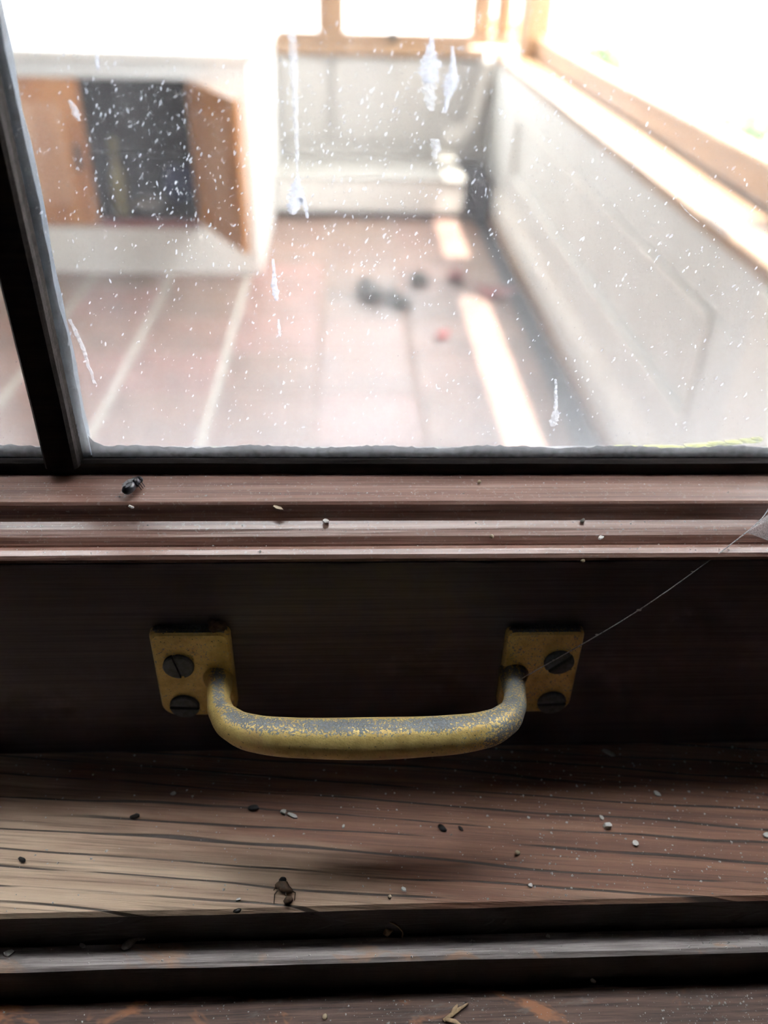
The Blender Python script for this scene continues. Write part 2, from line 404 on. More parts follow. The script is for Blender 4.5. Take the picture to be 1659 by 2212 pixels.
# =================================================================== LARGE STRUCTURE
# ---------------------------------------------------------------- the near window (sash and its sill)
YR, ZS = .162, 1.1001            # plane of the sash rail, top of the sill board
X0, X1 = -.46, .52               # ends of the sash
sash = empty('window_sash', (0, YR, ZS))
tag(sash, 'dark stained wooden sash window with dusty panes and a brass pull handle', 'window')
# rail: flat dark face, then the stepped moulding up to the glass
rail = extrude_x('bottom_rail', [(YR, ZS+.0004), (YR, 1.1713), (.1660, 1.1700), (.1660, 1.1650), (.2050, 1.1650), (.2050, ZS+.0004)], X0, X1, M['rail'], sash)
mprof = [(YR+.0001, 1.1716), (YR+.0002, 1.1724), (YR+.0009, 1.1733), (YR+.0024, 1.1738), (YR+.0040, 1.1735), (YR+.0047, 1.1722),
         (YR+.0050, 1.1704), (YR+.0062, 1.1704), (YR+.0066, 1.1722), (YR+.0078, 1.1738), (YR+.0098, 1.1748), (YR+.0122, 1.1755),
         (YR+.0126, 1.1762), (YR+.0131, 1.1780), (YR+.0137, 1.1796), (YR+.0144, 1.1802), (YR+.0200, 1.1808), (YR+.0262, 1.1814),
         (YR+.0264, 1.1842), (YR+.0276, 1.1845), (YR+.0276, 1.1652), (YR+.0042, 1.1652), (YR+.0042, 1.1702)]
extrude_x('rail_moulding', mprof, X0, X1, M['mould'], sash, n=24, wob=.00006)
# glazing fillet: dark little upright against the glass
extrude_x('glazing_fillet', [(YR+.0256, 1.1813), (YR+.0257, 1.1846), (YR+.0266, 1.1851), (YR+.0279, 1.1850), (YR+.0279, 1.1813)], X0, X1, M['bar'], sash, n=40, wob=.00015)
YG = .1905
# outer ledge beyond the glass, black paint
extrude_x('outer_ledge', [(YG+.0016, 1.166), (YG+.0016, 1.1846), (YG+.0045, 1.1843), (YG+.0078, 1.1838), (YG+.0096, 1.1822), (YG+.0096, 1.166)], X0, X1, M['ledge'], sash, n=60, wob=.00012)
# glazing bar (moulded section run upright)
def upright(name, prof, z0, z1, mat, parent, n=1, wob=0):
    vs, fs, k = [], [], len(prof)
    for i in range(n+1):
        z = z0+(z1-z0)*i/n
        for (x, y) in prof: vs.append((x+random.uniform(-wob, wob), y, z))
    for i in range(n):
        for j in range(k):
            a, b = i*k+j, i*k+(j+1) % k; fs.append((a, b, b+k, a+k))
    fs.append(tuple(range(k))); fs.append(tuple(range(n*k, n*k+k)))
    o = link(name, mesh(name, vs, fs), mat); child(o, parent); return o
ZT = 2.02
xm0, xm1 = -.0786, -.0697        # glazing bar edges at its front
upright('glazing_bar', [(xm0+.0002, .1862), (xm0+.0010, .1853), (xm1-.0010, .1853), (xm1-.0002, .1862), (xm1, .1880), (xm1+.0004, YG-.0011),
                        (xm0-.0004, YG-.0011), (xm0, .1880)], 1.1843, ZT, M['bar'], sash, n=50, wob=.0001)
for s, x in ((1, xm1), (-1, xm0)):
    upright('putty_fillet', [(x+s*.0004, YG+.0016), (x+s*.0016, YG+.0018), (x+s*.0004, YG+.0080), (x-s*.004, YG+.0080), (x-s*.004, YG+.0016)], 1.184, ZT, M['putty_d'], sash, n=140, wob=.00035)
# panes
pane_r = box('pane', (xm1-.004, YG-.0010, 1.1825), (X1-.03, YG+.0012, ZT), M['glass'], sash)
pane_l = box('pane', (X0+.03, YG-.0010, 1.1825), (xm0+.004, YG+.0012, ZT), M['glass'], sash)
for a, b in ((xm1+.002, .30), (-.30, xm0-.002)):
    # chalky white line of old putty along the foot of the glass
    n = int((b-a)/.0012); vs, fs = [], []
    for i in range(n+1):
        x = a+(b-a)*i/n; h = .0006+.0006*random.random()+.0004*math.sin(x*190)
        corner = .0035*max(0, 1-abs(x-(xm1+.002))/.004)**2
        vs += [(x, YG+.0013, 1.1842), (x, YG+.0013, 1.1866+h+corner), (x, YG+.0020, 1.1842)]
    for i in range(n):
        p = 3*i; fs += [(p, p+3, p+4, p+1), (p+1, p+4, p+5, p+2)]
    o = link('putty_line', mesh('putty_line', vs, fs), M['putty']); child(o, sash)
# side stiles and top rail of the sash (outside the frame of the photograph)
for a, b in ((X0, X0+.045), (X1-.045, X1)): box('stile', (a, YR, 1.1815 if False else 1.186), (b, .205, ZT+.05), M['rail'], sash, .002)
box('top_rail', (X0+.046, YR, ZT-.005), (X1-.046, .205, ZT+.05), M['rail'], sash, .002)

win1 = struct(empty('window_1', (0, YR, 1.04)), 'dark wooden window sill and stepped bead in front of the sash')
extrude_x('sill_board', [(.230, 1.078), (.230, ZS), (.1156, ZS), (.1136, ZS-.0003), (.1127, ZS-.0014), (.1128, 1.0840), (.1130, 1.078)], -.62, .68, M['sill'], win1, n=60, wob=.00012)
extrude_x('sill_bead', [(.1124, 1.0670), (.1119, 1.0872), (.1068, 1.0872), (.1059, 1.0864), (.1056, 1.0850), (.1060, 1.0670)], -.62, .68, M['bead'], win1, n=60, wob=.00014)
extrude_x('lower_sill_board', [(.235, 1.050), (.235, 1.0770), (.1126, 1.0770), (.1126, 1.0668), (.1058, 1.0668), (.1050, 1.0733), (.1036, 1.0745), (.0700, 1.0745), (.0670, 1.0715), (.0670, 1.050)], -.62, .68, M['lower'], win1, n=60, wob=.00012)
for a, b in ((X0-.06, X0-.002), (X1+.002, X1+.06)): box('jamb', (a, .13, ZS+.0005), (b, .26, 2.14), M['rail'], win1, .003)
box('head', (X0-.06, .13, ZT+.056), (X1+.06, .26, 2.139), M['rail'], win1, .003)

# ---------------------------------------------------------------- the dark room the camera stands in
wf = struct(multi_box('wall_front', [((-2.2, .17, 0), (2.2, .30, 1.049)), ((-2.2, .17, 2.145), (2.2, .30, 2.6)),
                                     ((-2.2, .17, 1.05), (X0-.062, .30, 2.144)), ((X1+.062, .17, 1.05), (2.2, .30, 2.144))], M['cream']))
struct(box('wall_left', (-2.3, -2.6, 0), (-2.2, .30, 2.6), M['cream']))
struct(box('wall_right', (2.2, -2.6, 0), (2.3, .30, 2.6), M['cream']))
struct(box('wall_back', (-2.3, -2.7, 0), (2.3, -2.6, 2.6), M['cream']))
struct(box('ceiling', (-2.3, -2.7, 2.6), (2.3, .30, 2.7), M['cream']))
struct(box('floor_indoors', (-2.3, -2.7, -.10), (2.3, .30, -.002), M['room_floor']))

# ---------------------------------------------------------------- the porch beyond
YF = 5.3
floor = struct(empty('floor', (0, 2.8, -.06)), 'terracotta tiled porch floor with pale mortar joints')
box('mortar_bed', (-2.3, .305, -.10), (.722, YF+.02, -.004), M['mortar'], floor)
tile_cols = [-.8+.35*i for i in range(-4, 5)]
rows = [2.57+.345*i for i in range(-6, 8)]
tme = box_me('tile', (-.163, -.1695, -.02), (.163, .1695, 0), .003, 1); tme.materials.append(M['tile'])
for x in tile_cols:
    for y in rows:
        w = .328 if x+.35 < .6 else None
        if x+.35 > .75: continue
        t = bpy.data.objects.new('tile', tme); COL.objects.link(t); t.location = (x+.175, y+.1725, random.uniform(-.001, .001)); child(t, floor)
e_me = box_me('edge_tile', (-.056, -.168, -.02), (.056, .168, 0), .003, 1); e_me.materials.append(M['tile'])
for y in rows:
    t = bpy.data.objects.new('tile', e_me); COL.objects.link(t); t.location = (.662, y+.1725, 0); child(t, floor)
box('border_strip', (.7225, .305, -.10), (.90, YF+.02, -.03), M['slate'], floor)

wr = struct(empty('wall_porch_right', (.86, 2.8, 0)), 'white panelled low wall under the right porch windows')
XW = .865
box('dado', (XW, .305, -.02), (1.06, YF+.15, .752), M['white_wall'], wr)
# framing proud of the panel field
box('bottom_rail', (XW-.012, .306, .02), (XW-.0005, YF-.001, .30), M['white_wall'], wr, .004)
box('top_rail', (XW-.012, .306, .60), (XW-.0005, YF-.001, .751), M['white_wall'], wr, .004)
for a, b in ((4.43, YF-.001), (1.56, 1.80), (.306, .55)): box('stile', (XW-.0125, a, .301), (XW-.0006, b, .599), M['white_wall'], wr, .004)
for a, b in ((1.80, 4.43),):
    for z0, z1 in ((.578, .596), (.304, .322)): box('panel_moulding', (XW-.020, a+.004, z0), (XW-.0007, b-.004, z1), M['white'], wr, .006)
    for q in (a+.004, b-.026): box('panel_moulding', (XW-.020, q, .323), (XW-.0007, q+.022, .577), M['white'], wr, .006)
box('pilaster', (XW-.05, .95, .0), (XW-.0004, 1.555, .751), M['white'], wr, .006)
bb = struct(empty('baseboard_right', (.84, 2.8, 0)), 'white skirting board with a sloping top')
def extrude_y(name, prof, y0, y1, mat, parent=None):
    k = len(prof); vs = [(x, y0, z) for x, z in prof]+[(x, y1, z) for x, z in prof]
    fs = [(j, (j+1) % k, (j+1) % k+k, j+k) for j in range(k)]+[tuple(range(k)), tuple(range(k, 2*k))]
    o = link(name, mesh(name, vs, fs), mat)
    if parent: child(o, parent)
    return o
extrude_y('skirting', [(.830, .030), (.830, .115), (.836, .125), (.850, .165), (.8525, .185), (.8525, .030)], 1.557, YF-.02, M['white'], bb)
extrude_y('floor_batten', [(.822, -.029), (.822, .028), (.853, .028), (.853, -.029)], 1.557, YF-.02, M['oak'], bb)

tr1 = struct(empty('trim_1', (.95, 2.8, .75)), 'honey oak window sill along the right porch wall')
extrude_y('sill', [(.829, .757), (.825, .765), (.825, .787), (.832, .795), (1.06, .795), (1.06, .757)], .306, YF-.06, M['oak'], tr1)
w2 = struct(empty('window_2', (1.03, 2.8, .8)), 'honey oak framed porch window on the right')
extrude_y('bottom_rail', [(.985, .804), (.985, .885), (.992, .893), (1.03, .898), (1.05, .884), (1.05, .804)], .306, 4.849, M['oak'], w2)
for y in (1.72, .34): box('mullion', (.97, y, .804), (1.055, y+.12, 2.06), M['oak_v'], w2, .004)
box('top_rail', (.985, .306, 2.061), (1.02, YF-.06, 2.125), M['oak'], w2, .004)
box('pane', (1.012, .47, .9), (1.018, 1.715, 2.06), M['porch_glass'], w2)
box('pane', (1.012, 1.845, .895), (1.018, 4.845, 2.06), M['porch_glass'], w2)

wfar = struct(empty('wall_far', (0, YF, 0)), 'grey white panelled low wall under the far windows')
box('dado', (-2.3, YF, -.02), (.864, YF+.12, .742), M['far_wall'], wfar)
for a, b in ((-.39, -.11), (-.065, .825)):
    box('panel', (a, YF-.022, .302), (b, YF-.0004, .735), M['far_wall'], wfar, .004)
box('bottom_rail', (-.39, YF-.012, .216), (.852, YF-.0005, .296), M['far_wall'], wfar, .003)
tr2 = struct(empty('trim_2', (0, YF, .75)), 'honey oak sill under the far windows')
extrude_x('sill', [(YF-.05, .750), (YF-.055, .758), (YF-.055, .800), (YF-.048, .808), (YF+.13, .808), (YF+.13, .750)], -2.3, .795, M['oak'], tr2)
w3 = struct(empty('window_3', (0, YF+.05, .81)), 'honey oak framed windows on the far side of the porch')
box('bottom_rail', (-2.3, YF+.01, .809), (.98, YF+.09, .862), M['oak'], w3, .012)
for a, b in ((-.153, 0.0), (.705, .82), (-2.29, -2.17), (.845, .935)): box('mullion', (a, YF+.008, .863), (b, YF+.092, 2.06), M['oak_v'], w3, .014)
box('top_rail', (-2.3, YF+.01, 2.061), (.98, YF+.09, 2.125), M['oak'], w3, .004)
for a, b in ((-2.165, -.158), (.005, .70)): box('pane', (a, YF+.046, .864), (b, YF+.052, 2.059), M['porch_glass'], w3)
box('corner_post', (.925, 4.85, .7955), (1.06, 5.06, 2.06), M['oak_v'], w2, .012)
c_ = on_y(848, 86, YF-.005)
lat = link('window_latch', blob_me('window_latch', .032, (.8, .5, 1), .12, 2, 4), M['steel'], smooth=True); lat.location = (c_.x, YF-.008, .842); child(lat, w3)
wl = struct(empty('wall_porch_left', (-2.3, 2.8, 0)), 'white low wall on the left of the porch, with an added light blocking upper part')
box('dado', (-2.42, .305, -.02), (-2.301, YF+.12, .80), M['white_wall'], wl)
box('light_block_wall', (-2.42, .305, .801), (-2.301, YF+.12, 2.126), M['white_wall'], wl)  # unseen upper part, closed up to cut the light entering the porch
# unseen lean-to roof, mostly solid; clear slot and edges made to shape the light
roof = struct(empty('roof', (0, 2.8, 2.13)), 'unseen near solid porch roof with an added clear slot for light')
for i, (a, b) in enumerate(((-2.6, -1.62), (-1.60, -.62), (-.60, .42), (.44, 1.02))):
    box('roof_sheet', (a, .575, 2.19), (b, YF+.4, 2.196), M['roof'], roof)
    box('light_slot_pane', (a, .365, 2.19), (b, .57, 2.196), M['porch_glass'], roof)  # clear slot added to send steep light onto the sill
for x in (-1.61, -.61, .43): box('rafter', (x-.02, .303, 2.127), (x+.02, YF+.3, 2.189), M['oak'], roof)
box('slot_edge_strip', (-2.6, .302, 2.188), (1.02, .364, 2.198), M['slate'], roof)  # unseen solid strip, added to cut off the steepest light
box('sun_blocker', (1.021, 3.33, 2.185), (1.24, 3.88, 2.20), M['white'], roof)  # unseen board added to break the sun strip on the floor
box('purlin', (-2.6, .56, 2.15), (1.02, .59, 2.189), M['oak'], roof)
struct(box('ground', (-30, YF+.16, -.14), (40, 60, -.11), M['paving']), 'sunlit grey paving outside')
struct(box('ground', (1.07, -10, -.14), (40, YF+.159, -.111), M['paving']), 'sunlit grey paving beside the porch')

# =================================================================== OBJECTS
# ---------------------------------------------------------------- pull handle
hd = empty('pull_handle', (.006, YR, 1.134)); hd.parent = sash; hd.matrix_parent_inverse = Matrix.Translation(sash.location).inverted()
tag(hd, 'tarnished brass bow pull handle screwed to the rail')
XC = .0056
def hpath(s):      # s = -1 left, +1 right; from plate to corner
    return [(XC+s*.0406, .1600, 1.1340), (XC+s*.0396, .1555, 1.1346), (XC+s*.0390, .1500, 1.1358), (XC+s*.0374, .1440, 1.1374), (XC+s*.0340, .1390, 1.1385), (XC+s*.0282, .1357, 1.1390), (XC+s*.0180, .1341, 1.1391)]
ctrl = hpath(-1)+[(XC, .1335, 1.1391)]+hpath(1)[::-1]
rc = [.0041, .0033, .0030, .0033, .0040, .0045, .0048, .0051, .0048, .0045, .0040, .0032, .0029, .0032, .0041]
pts = bezier_pts(ctrl, 8); rads = []
for i in range(len(pts)):
    t = i/8; k = min(int(t), len(rc)-2); f = t-k; f = f*f*(3-2*f); rads.append(rc[k]*(1-f)+rc[k+1]*f)
bar = sweep('grip_bar', pts, rads, M['brass'], None, 28); child(bar, hd)
def plate(x0, x1, z0, z1, r_in, mat, s):
    """thin cast plate; outer corners rounder than the inner ones; front edges eased"""
    out = []
    rr = {(-1, -1): .0045, (1, -1): .0045, (-1, 1): .0022, (1, 1): .0022}
    for (cx, cz, sx, sz, a0) in ((x1, z1, 1, 1, 0), (x0, z1, -1, 1, 90), (x0, z0, -1, -1, 180), (x1, z0, 1, -1, 270)):
        r = rr[(sx, sz)]
        for k in range(7):
            a = math.radians(a0+90*k/6); out.append((cx-sx*r+r*math.cos(a), cz-sz*r+r*math.sin(a)))
    cx, cz = (x0+x1)/2, (z0+z1)/2; vs, fs = [], []
    layers = [(YR+.0005, 1.0), (YR-.0016, 1.0), (YR-.0024, .975), (YR-.0029, .93), (YR-.0030, .86)]
    for (y, sc) in layers:
        for (x, z) in out: vs.append((cx+(x-cx)*sc, y, cz+(z-cz)*sc))
    k = len(out)
    for L in range(len(layers)-1):
        for j in range(k):
            a, b = L*k+j, L*k+(j+1) % k; fs.append((a, b, b+k, a+k))
    fs.append(tuple(range((len(layers)-1)*k, len(layers)*k))); fs.append(tuple(range(k)))
    o = link('mounting_plate', mesh('mounting_plate', vs, fs), mat, smooth=False); child(o, hd); return o
plate(-.0516, -.0306, 1.1186, 1.1508, 0, M['brass_l'], -1)
plate(.0428, .0638, 1.1180, 1.1498, 0, M['brass_r'], 1)
def screw(x, z, ang, r=.0041):
    """slotted countersunk head: two half discs either side of a recessed slot"""
    y0, y1 = YR-.0031, YR-.0042; w = .00055; vs, fs = [], []
    for s in (1, -1):
        base = len(vs); ring = []
        a0 = math.asin(w/r)
        for k in range(13):
            a = a0+(math.pi-2*a0)*k/12; ring.append((r*math.cos(a), s*r*math.sin(a)))
        for yy, sc in ((y0, 1.0), (y1+.0003, 1.0), (y1, .9)):
            for (u, v) in ring:
                vs.append((u*sc, yy, w*s+(v-w*s)*sc))
        k = 13
        for L in range(2):
            for j in range(k):
                a, b = base+L*k+j, base+L*k+(j+1) % k; fs.append((a, b, b+k, a+k))
        fs.append(tuple(range(base+2*k, base+3*k)))
    base = len(vs)       # slot floor
    for k in range(20):
        a = 2*math.pi*k/20; vs.append((r*.99*math.cos(a), y0-.00015, r*.99*math.sin(a)))
    fs.append(tuple(range(base, base+20)))
    me = mesh('screw', vs, fs); o = link('screw', me, M['screw'])
    o.matrix_world = Matrix.Translation((x, 0, z)) @ Matrix.Rotation(ang, 4, 'Y'); o.parent = hd; o.matrix_parent_inverse = Matrix.Translation(hd.location).inverted(); return o
screw(-.0448, 1.1392, math.radians(78)); screw(-.0449, 1.1237, math.radians(4))
screw(.0578, 1.1391, math.radians(-45)); screw(.0580, 1.1232, math.radians(-3))
gm = link('grime_lump', blob_me('grime_lump', .0022, (1.1, .6, 1.0), .35, 2, 5), M['grime']); gm.location = (-.0340, YR-.0012, 1.1515); child(gm, hd)

# ---------------------------------------------------------------- dried drips and specks on the glass
def gp(px, py): return on_y(px, py, YG+.0013)
def drip(ctrl, mat, seed):
    """flat irregular smear on the outer glass through (px, py, half width px)"""
    rnd = random.Random(seed); L = []
    pts_ = bezier_pts([(a, b, c) for a, b, c in ctrl], 7); vs, fs = [], []
    for (x, y, w) in pts_:
        w = max(w, .8); a = gp(x-w*(1+rnd.uniform(-.35, .35)), y); b = gp(x+w*(1+rnd.uniform(-.35, .35)), y)
        vs += [a+Vector((0, .0001, 0)), b+Vector((0, .0001, 0)), (a+b)/2+Vector((0, .0005, 0))]
    for i in range(len(pts_)-1):
        p = 3*i; fs += [(p, p+2, p+5, p+3), (p+2, p+1, p+4, p+5), (p, p+3, p+4, p+1)]
    me = mesh('dried_drip', vs, fs); o = link('dried_drip', me, mat); o.parent = pane_r; o.matrix_parent_inverse = pane_r.matrix_world.inverted() if False else Matrix.Identity(4)
    return o
def sub(o, part):      # sub-part of a part that itself carries a parent inverse (everything is in world coordinates)
    o.parent = part; o.matrix_parent_inverse = Matrix.Identity(4)
for k, (c, mt) in enumerate([
    ([(632, 70, 8), (634, 140, 9), (637, 220, 6), (640, 300, 5), (642, 380, 2)], 'drip_faint'),
    ([(643, 380, 3), (640, 405, 12), (640, 430, 19), (634, 450, 12), (632, 464, 5)], 'drip'),
    ([(652, 428, 8), (660, 448, 5), (664, 472, 3)], 'drip'),
    ([(932, 70, 3), (931, 110, 10), (929, 132, 19), (928, 160, 21), (926, 180, 8)], 'drip'),
    ([(926, 176, 17), (928, 210, 13), (932, 240, 5)], 'drip_faint'),
    ([(938, 300, 8), (942, 320, 10), (938, 345, 4)], 'drip_faint'),
    ([(977, 100, 3), (978, 150, 8), (974, 180, 17), (968, 205, 8), (962, 245, 3)], 'drip'),
    ([(590, 560, 3), (592, 600, 5), (595, 632, 8), (598, 650, 3)], 'drip'),
    ([(601, 690, 2), (603, 712, 4), (605, 728, 2)], 'drip_faint'),
    ([(1200, 820, 3), (1201, 880, 5), (1196, 912, 10), (1194, 922, 4)], 'drip_faint'),
    ([(209, 112, 3), (210, 135, 5), (212, 152, 3)], 'drip'),
    ([(150, 215, 3), (163, 243, 9), (170, 262, 4)], 'drip_faint'),
    ([(150, 690, 4), (175, 745, 5), (205, 830, 3)], 'drip_faint'),
    ([(1470, 440, 1.2), (1485, 458, 1.5), (1510, 480, 1.2)], 'drip_faint')]):
    drip(c, M[mt], k)
# fine slanted specks: too many to count
rnd = random.Random(3); vs, fs = [], []
def speck(px, py, ln, wd, ang):
    p = gp(px, py); u = Vector((math.cos(ang), 0, math.sin(ang))); w = Vector((-math.sin(ang), 0, math.cos(ang))); b0 = len(vs)
    for (a, b) in ((-1, 0), (-.4, .9), (.5, .8), (1, 0), (.4, -.9), (-.5, -.8)):
        vs.append(p+u*(a*ln)+w*(b*wd)+Vector((0, .0003*(1+.3*b), 0)))
    fs.append(tuple(range(b0, b0+6)))
for _ in range(8500):
    px = rnd.uniform(20, 1659); py = rnd.uniform(20, 960)
    dens = .30+.70*max(0, 1-abs(px-650)/620)*max(0.12, 1-abs(py-330)/420)
    if 180 < px < 430 and 150 < py < 480: dens = 1
    if rnd.random() > dens: continue
    k = rnd.random()**3
    speck(px, py, .00015+.00050*k, .00006+.00019*k, math.radians(rnd.gauss(62, 16)))
o = link('glass_specks', mesh('glass_specks', vs, fs), M['speck']); sub(o, pane_r); tag(o, kind='stuff')
# moss and algae along the outer ledge
rnd = random.Random(11)
def crust(name, spots, mat):
    bm = bmesh.new()
    for (px, py, r, ax) in spots:
        p = on_y(px, py, YG+.0045); t = blob_me('t', r, (ax, 1, .55), .3, 1, int(px))
        b0 = len(bm.verts); bm.from_mesh(t); bpy.data.meshes.remove(t); bm.verts.ensure_lookup_table()
        for v in bm.verts[b0:]: v.co += p
    me = bpy.data.meshes.new(name); bm.to_mesh(me); bm.free(); o = link(name, me, mat); child(o, sash); tag(o, kind='stuff')
sp = [(rnd.uniform(1390, 1640), 0, .0006, 2.5) for _ in range(26)]
sp = [(x, 968-18*max(0, (x-1480)/160)+rnd.uniform(-3, 3), rnd.uniform(.0007, .0013), rnd.uniform(2, 4)) for x, *_ in sp]
sp += [(rnd.uniform(1320, 1420), 966+rnd.uniform(-2, 3), .0006, 3) for _ in range(8)]+[(rnd.uniform(0, 28), 968+rnd.uniform(-3, 4), .0008, 2) for _ in range(6)]
crust('yellow_moss', sp, M['moss'])
crust('green_algae', [(rnd.gauss(740, 60), 975+rnd.uniform(-6, 10), rnd.uniform(.0004, .0008), rnd.uniform(1, 2.5)) for _ in range(40)]
      + [(rnd.uniform(860, 1330), 972+rnd.uniform(-3, 6), rnd.uniform(.0003, .0006), rnd.uniform(1, 3)) for _ in range(30)]
      + [(rnd.uniform(1600, 1659), 985+rnd.uniform(-6, 10), .0010, 1.5) for _ in range(10)], M['moss_d'])

# ---------------------------------------------------------------- cupboard against the far wall
cu = empty('cupboard', (-1.1, 4.55, 0)); YC = 3.8
tag(cu, 'white painted cupboard with orange pine doors, one standing open, against the far windows', 'cupboard')
xa, xb = -2.29, -.392
box('side', (xb-.03, YC+.001, .001), (xb, YF-.06, .868), M['white'], cu, .003)
box('side', (xa, YC+.001, .001), (xa+.03, YF-.06, .868), M['white'], cu, .003)
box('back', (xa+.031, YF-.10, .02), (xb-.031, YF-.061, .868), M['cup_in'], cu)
box('top', (xa-.005, YC-.035, .869), (xb+.04, YF-.056, .905), M['white'], cu, .008)
box('top_rail', (xa, YC-.012, .803), (xb, YC, .868), M['white_wall'], cu, .003)
box('plinth', (xa, YC-.012, .001), (xb, YC, .205), M['white'], cu, .003)
box('stile', (-.652, YC-.012, .206), (xb, YC, .802), M['white'], cu, .003)
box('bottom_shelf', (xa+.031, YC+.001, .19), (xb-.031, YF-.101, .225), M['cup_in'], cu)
box('threshold', (-1.088, YC-.006, .206), (-.653, YC+.02, .238), M['maroon'], cu)
box('divider', (-1.70, YC-.012, .206), (-1.66, YC, .802), M['white_wall'], cu)
def door_leaf(name, w, z0, z1, hinge, ang, key):
    """framed leaf built from its hinge along +X, then swung"""
    d = link(name, box_me(name, (0, 0, z0), (w, .022, z1), .003), M['door'])
    pan = link('panel', box_me('panel', (.085, -.003, z0+.09), (w-.085, .025, z1-.09), .006), M['door_panel']); pan.parent = d
    if key:
        ks = link('keyhole_plate', box_me('keyhole_plate', (w-.055, -.006, (z0+z1)/2-.06), (w-.028, -.0005, (z0+z1)/2+.045), .004), M['steel']); ks.parent = d
    d.rotation_euler.z = ang; d.location = (hinge[0], hinge[1], 0); child(d, cu); return d
door_leaf('door', .56, .212, .800, (-1.655, YC-.008), 0, True)
dl = door_leaf('door', .495, .232, .802, (-.650, YC-.020), math.atan2(-.43, .245), False)
# things in the dark of the cupboard
def lathe(name, prof, mat, loc, seg=20):
    vs, fs = [], []
    for (r, z) in prof:
        for s in range(seg): vs.append((r*math.cos(2*math.pi*s/seg), r*math.sin(2*math.pi*s/seg), z))
    for i in range(len(prof)-1):
        for s in range(seg):
            a, b = i*seg+s, i*seg+(s+1) % seg; fs.append((a, b, b+seg, a+seg))
    fs += [tuple(range(seg)), tuple(range((len(prof)-1)*seg, len(prof)*seg))]
    o = link(name, mesh(name, vs, fs), mat, smooth=True); o.location = loc; return o
tag(lathe('bottle', [(.030, 0), (.036, .01), (.036, .16), (.030, .19), (.014, .23), (.013, .29), (.017, .295), (.017, .32), (.012, .325)], M['olive'], (-1.02, 3.93, .2252)),
    'olive brown bottle standing just inside the open cupboard', 'bottle')
o = link('cloth_bundle', blob_me('cloth_bundle', .10, (1.0, .9, .9), .12, 3, 8), M['navy'], smooth=True); o.location = (-.76, 4.08, .332)
tag(o, 'dark navy cloth bundle on the cupboard floor at right', 'cloth')
o = link('cloth_bundle', blob_me('cloth_bundle', .05, (1.4, .9, .7), .15, 3, 9), M['greybug'], smooth=True); o.location = (-.90, 3.95, .270)
tag(o, 'small grey brown crumpled rag between bottle and navy bundle', 'cloth')
# low white box along the foot of the far wall
pb = empty('boxed_plinth', (.13, 5.0, 0)); tag(pb, 'low white boxed plinth along the foot of the far wall', 'plinth')
box('gap_shade_strip', (-.384, 4.785, .001), (.655, 4.80, .04), M['slate'], pb)  # dark strip put in for the shade under the front board
box('gap_shade_box', (.6605, 4.80, -.028), (.818, YF-.03, .19), M['slate'], pb)  # dark box standing for the shade in the gap beside the wall
box('front_board', (-.385, 4.75, .036), (.656, 4.772, .196), M['white'], pb, .003)
box('lid', (-.385, 4.745, .197), (.660, YF-.014, .215), M['lid'], pb, .003)  # lid toned greyer and darker than the front board
for x in (-.38, .13, .63): box('foot', (x, 4.78, .0012), (x+.02, YF-.02, .196), M['slate'], pb)

# ---------------------------------------------------------------- litter on the porch floor
def leaf(name, px, py, size, mat, seed, label, cat, zz=.0015, curl=.25, group=None):
    r2 = random.Random(seed); c = on_z(px, py, 0); vs, fs = [], []; n = 9; a = r2.uniform(0, 6.28)
    for i in range(n):
        t = i/(n-1); w = size*.34*math.sin(math.pi*min(1, t*.93+.05))*(1+r2.uniform(-.15, .15)); x = (t-.5)*size; h = .004+curl*size*(2*t-1)**2
        for (yy, dz) in ((-w, .5*w*curl*2), (0, 0), (w, .5*w*curl*2)):
            vs.append((x*math.cos(a)-yy*math.sin(a), x*math.sin(a)+yy*math.cos(a), h+dz)); 
    for i in range(n-1):
        for j in range(2): p = i*3+j; fs.append((p, p+1, p+4, p+3))
    m0 = min(v[2] for v in vs); vs = [(x, y, z-m0) for x, y, z in vs]
    o = link(name, mesh(name, vs, fs), mat, smooth=True); md = o.modifiers.new('thick', 'SOLIDIFY'); md.thickness = .0012; md.offset = 1
    o.location = (c.x, c.y, zz); tag(o, label, cat, group); return o
leaf('petal', 955, 728, .075, M['red'], 1, 'bright red petal fallen on the tiles beside the sun strip', 'petal')
leaf('dry_leaf', 1068, 640, .20, M['darkred'], 2, 'dark red dead leaf on the tiles near the right skirting', 'leaf')
leaf('dry_leaf', 985, 605, .14, M['darkred'], 3, 'reddish dead leaf at the far end of the sun strip', 'leaf')
leaf('dry_leaf', 905, 610, .14, M['litter'], 4, 'blackened dead leaf left of the reddish leaf on the floor', 'leaf')
leaf('dry_leaf', 800, 640, .20, M['litter'], 6, 'blackened dead leaf, leftmost in the dark patch on the tiles', 'leaf')
leaf('dry_leaf', 860, 655, .17, M['litter'], 7, 'blackened dead leaf, right half of the dark patch on the tiles', 'leaf')
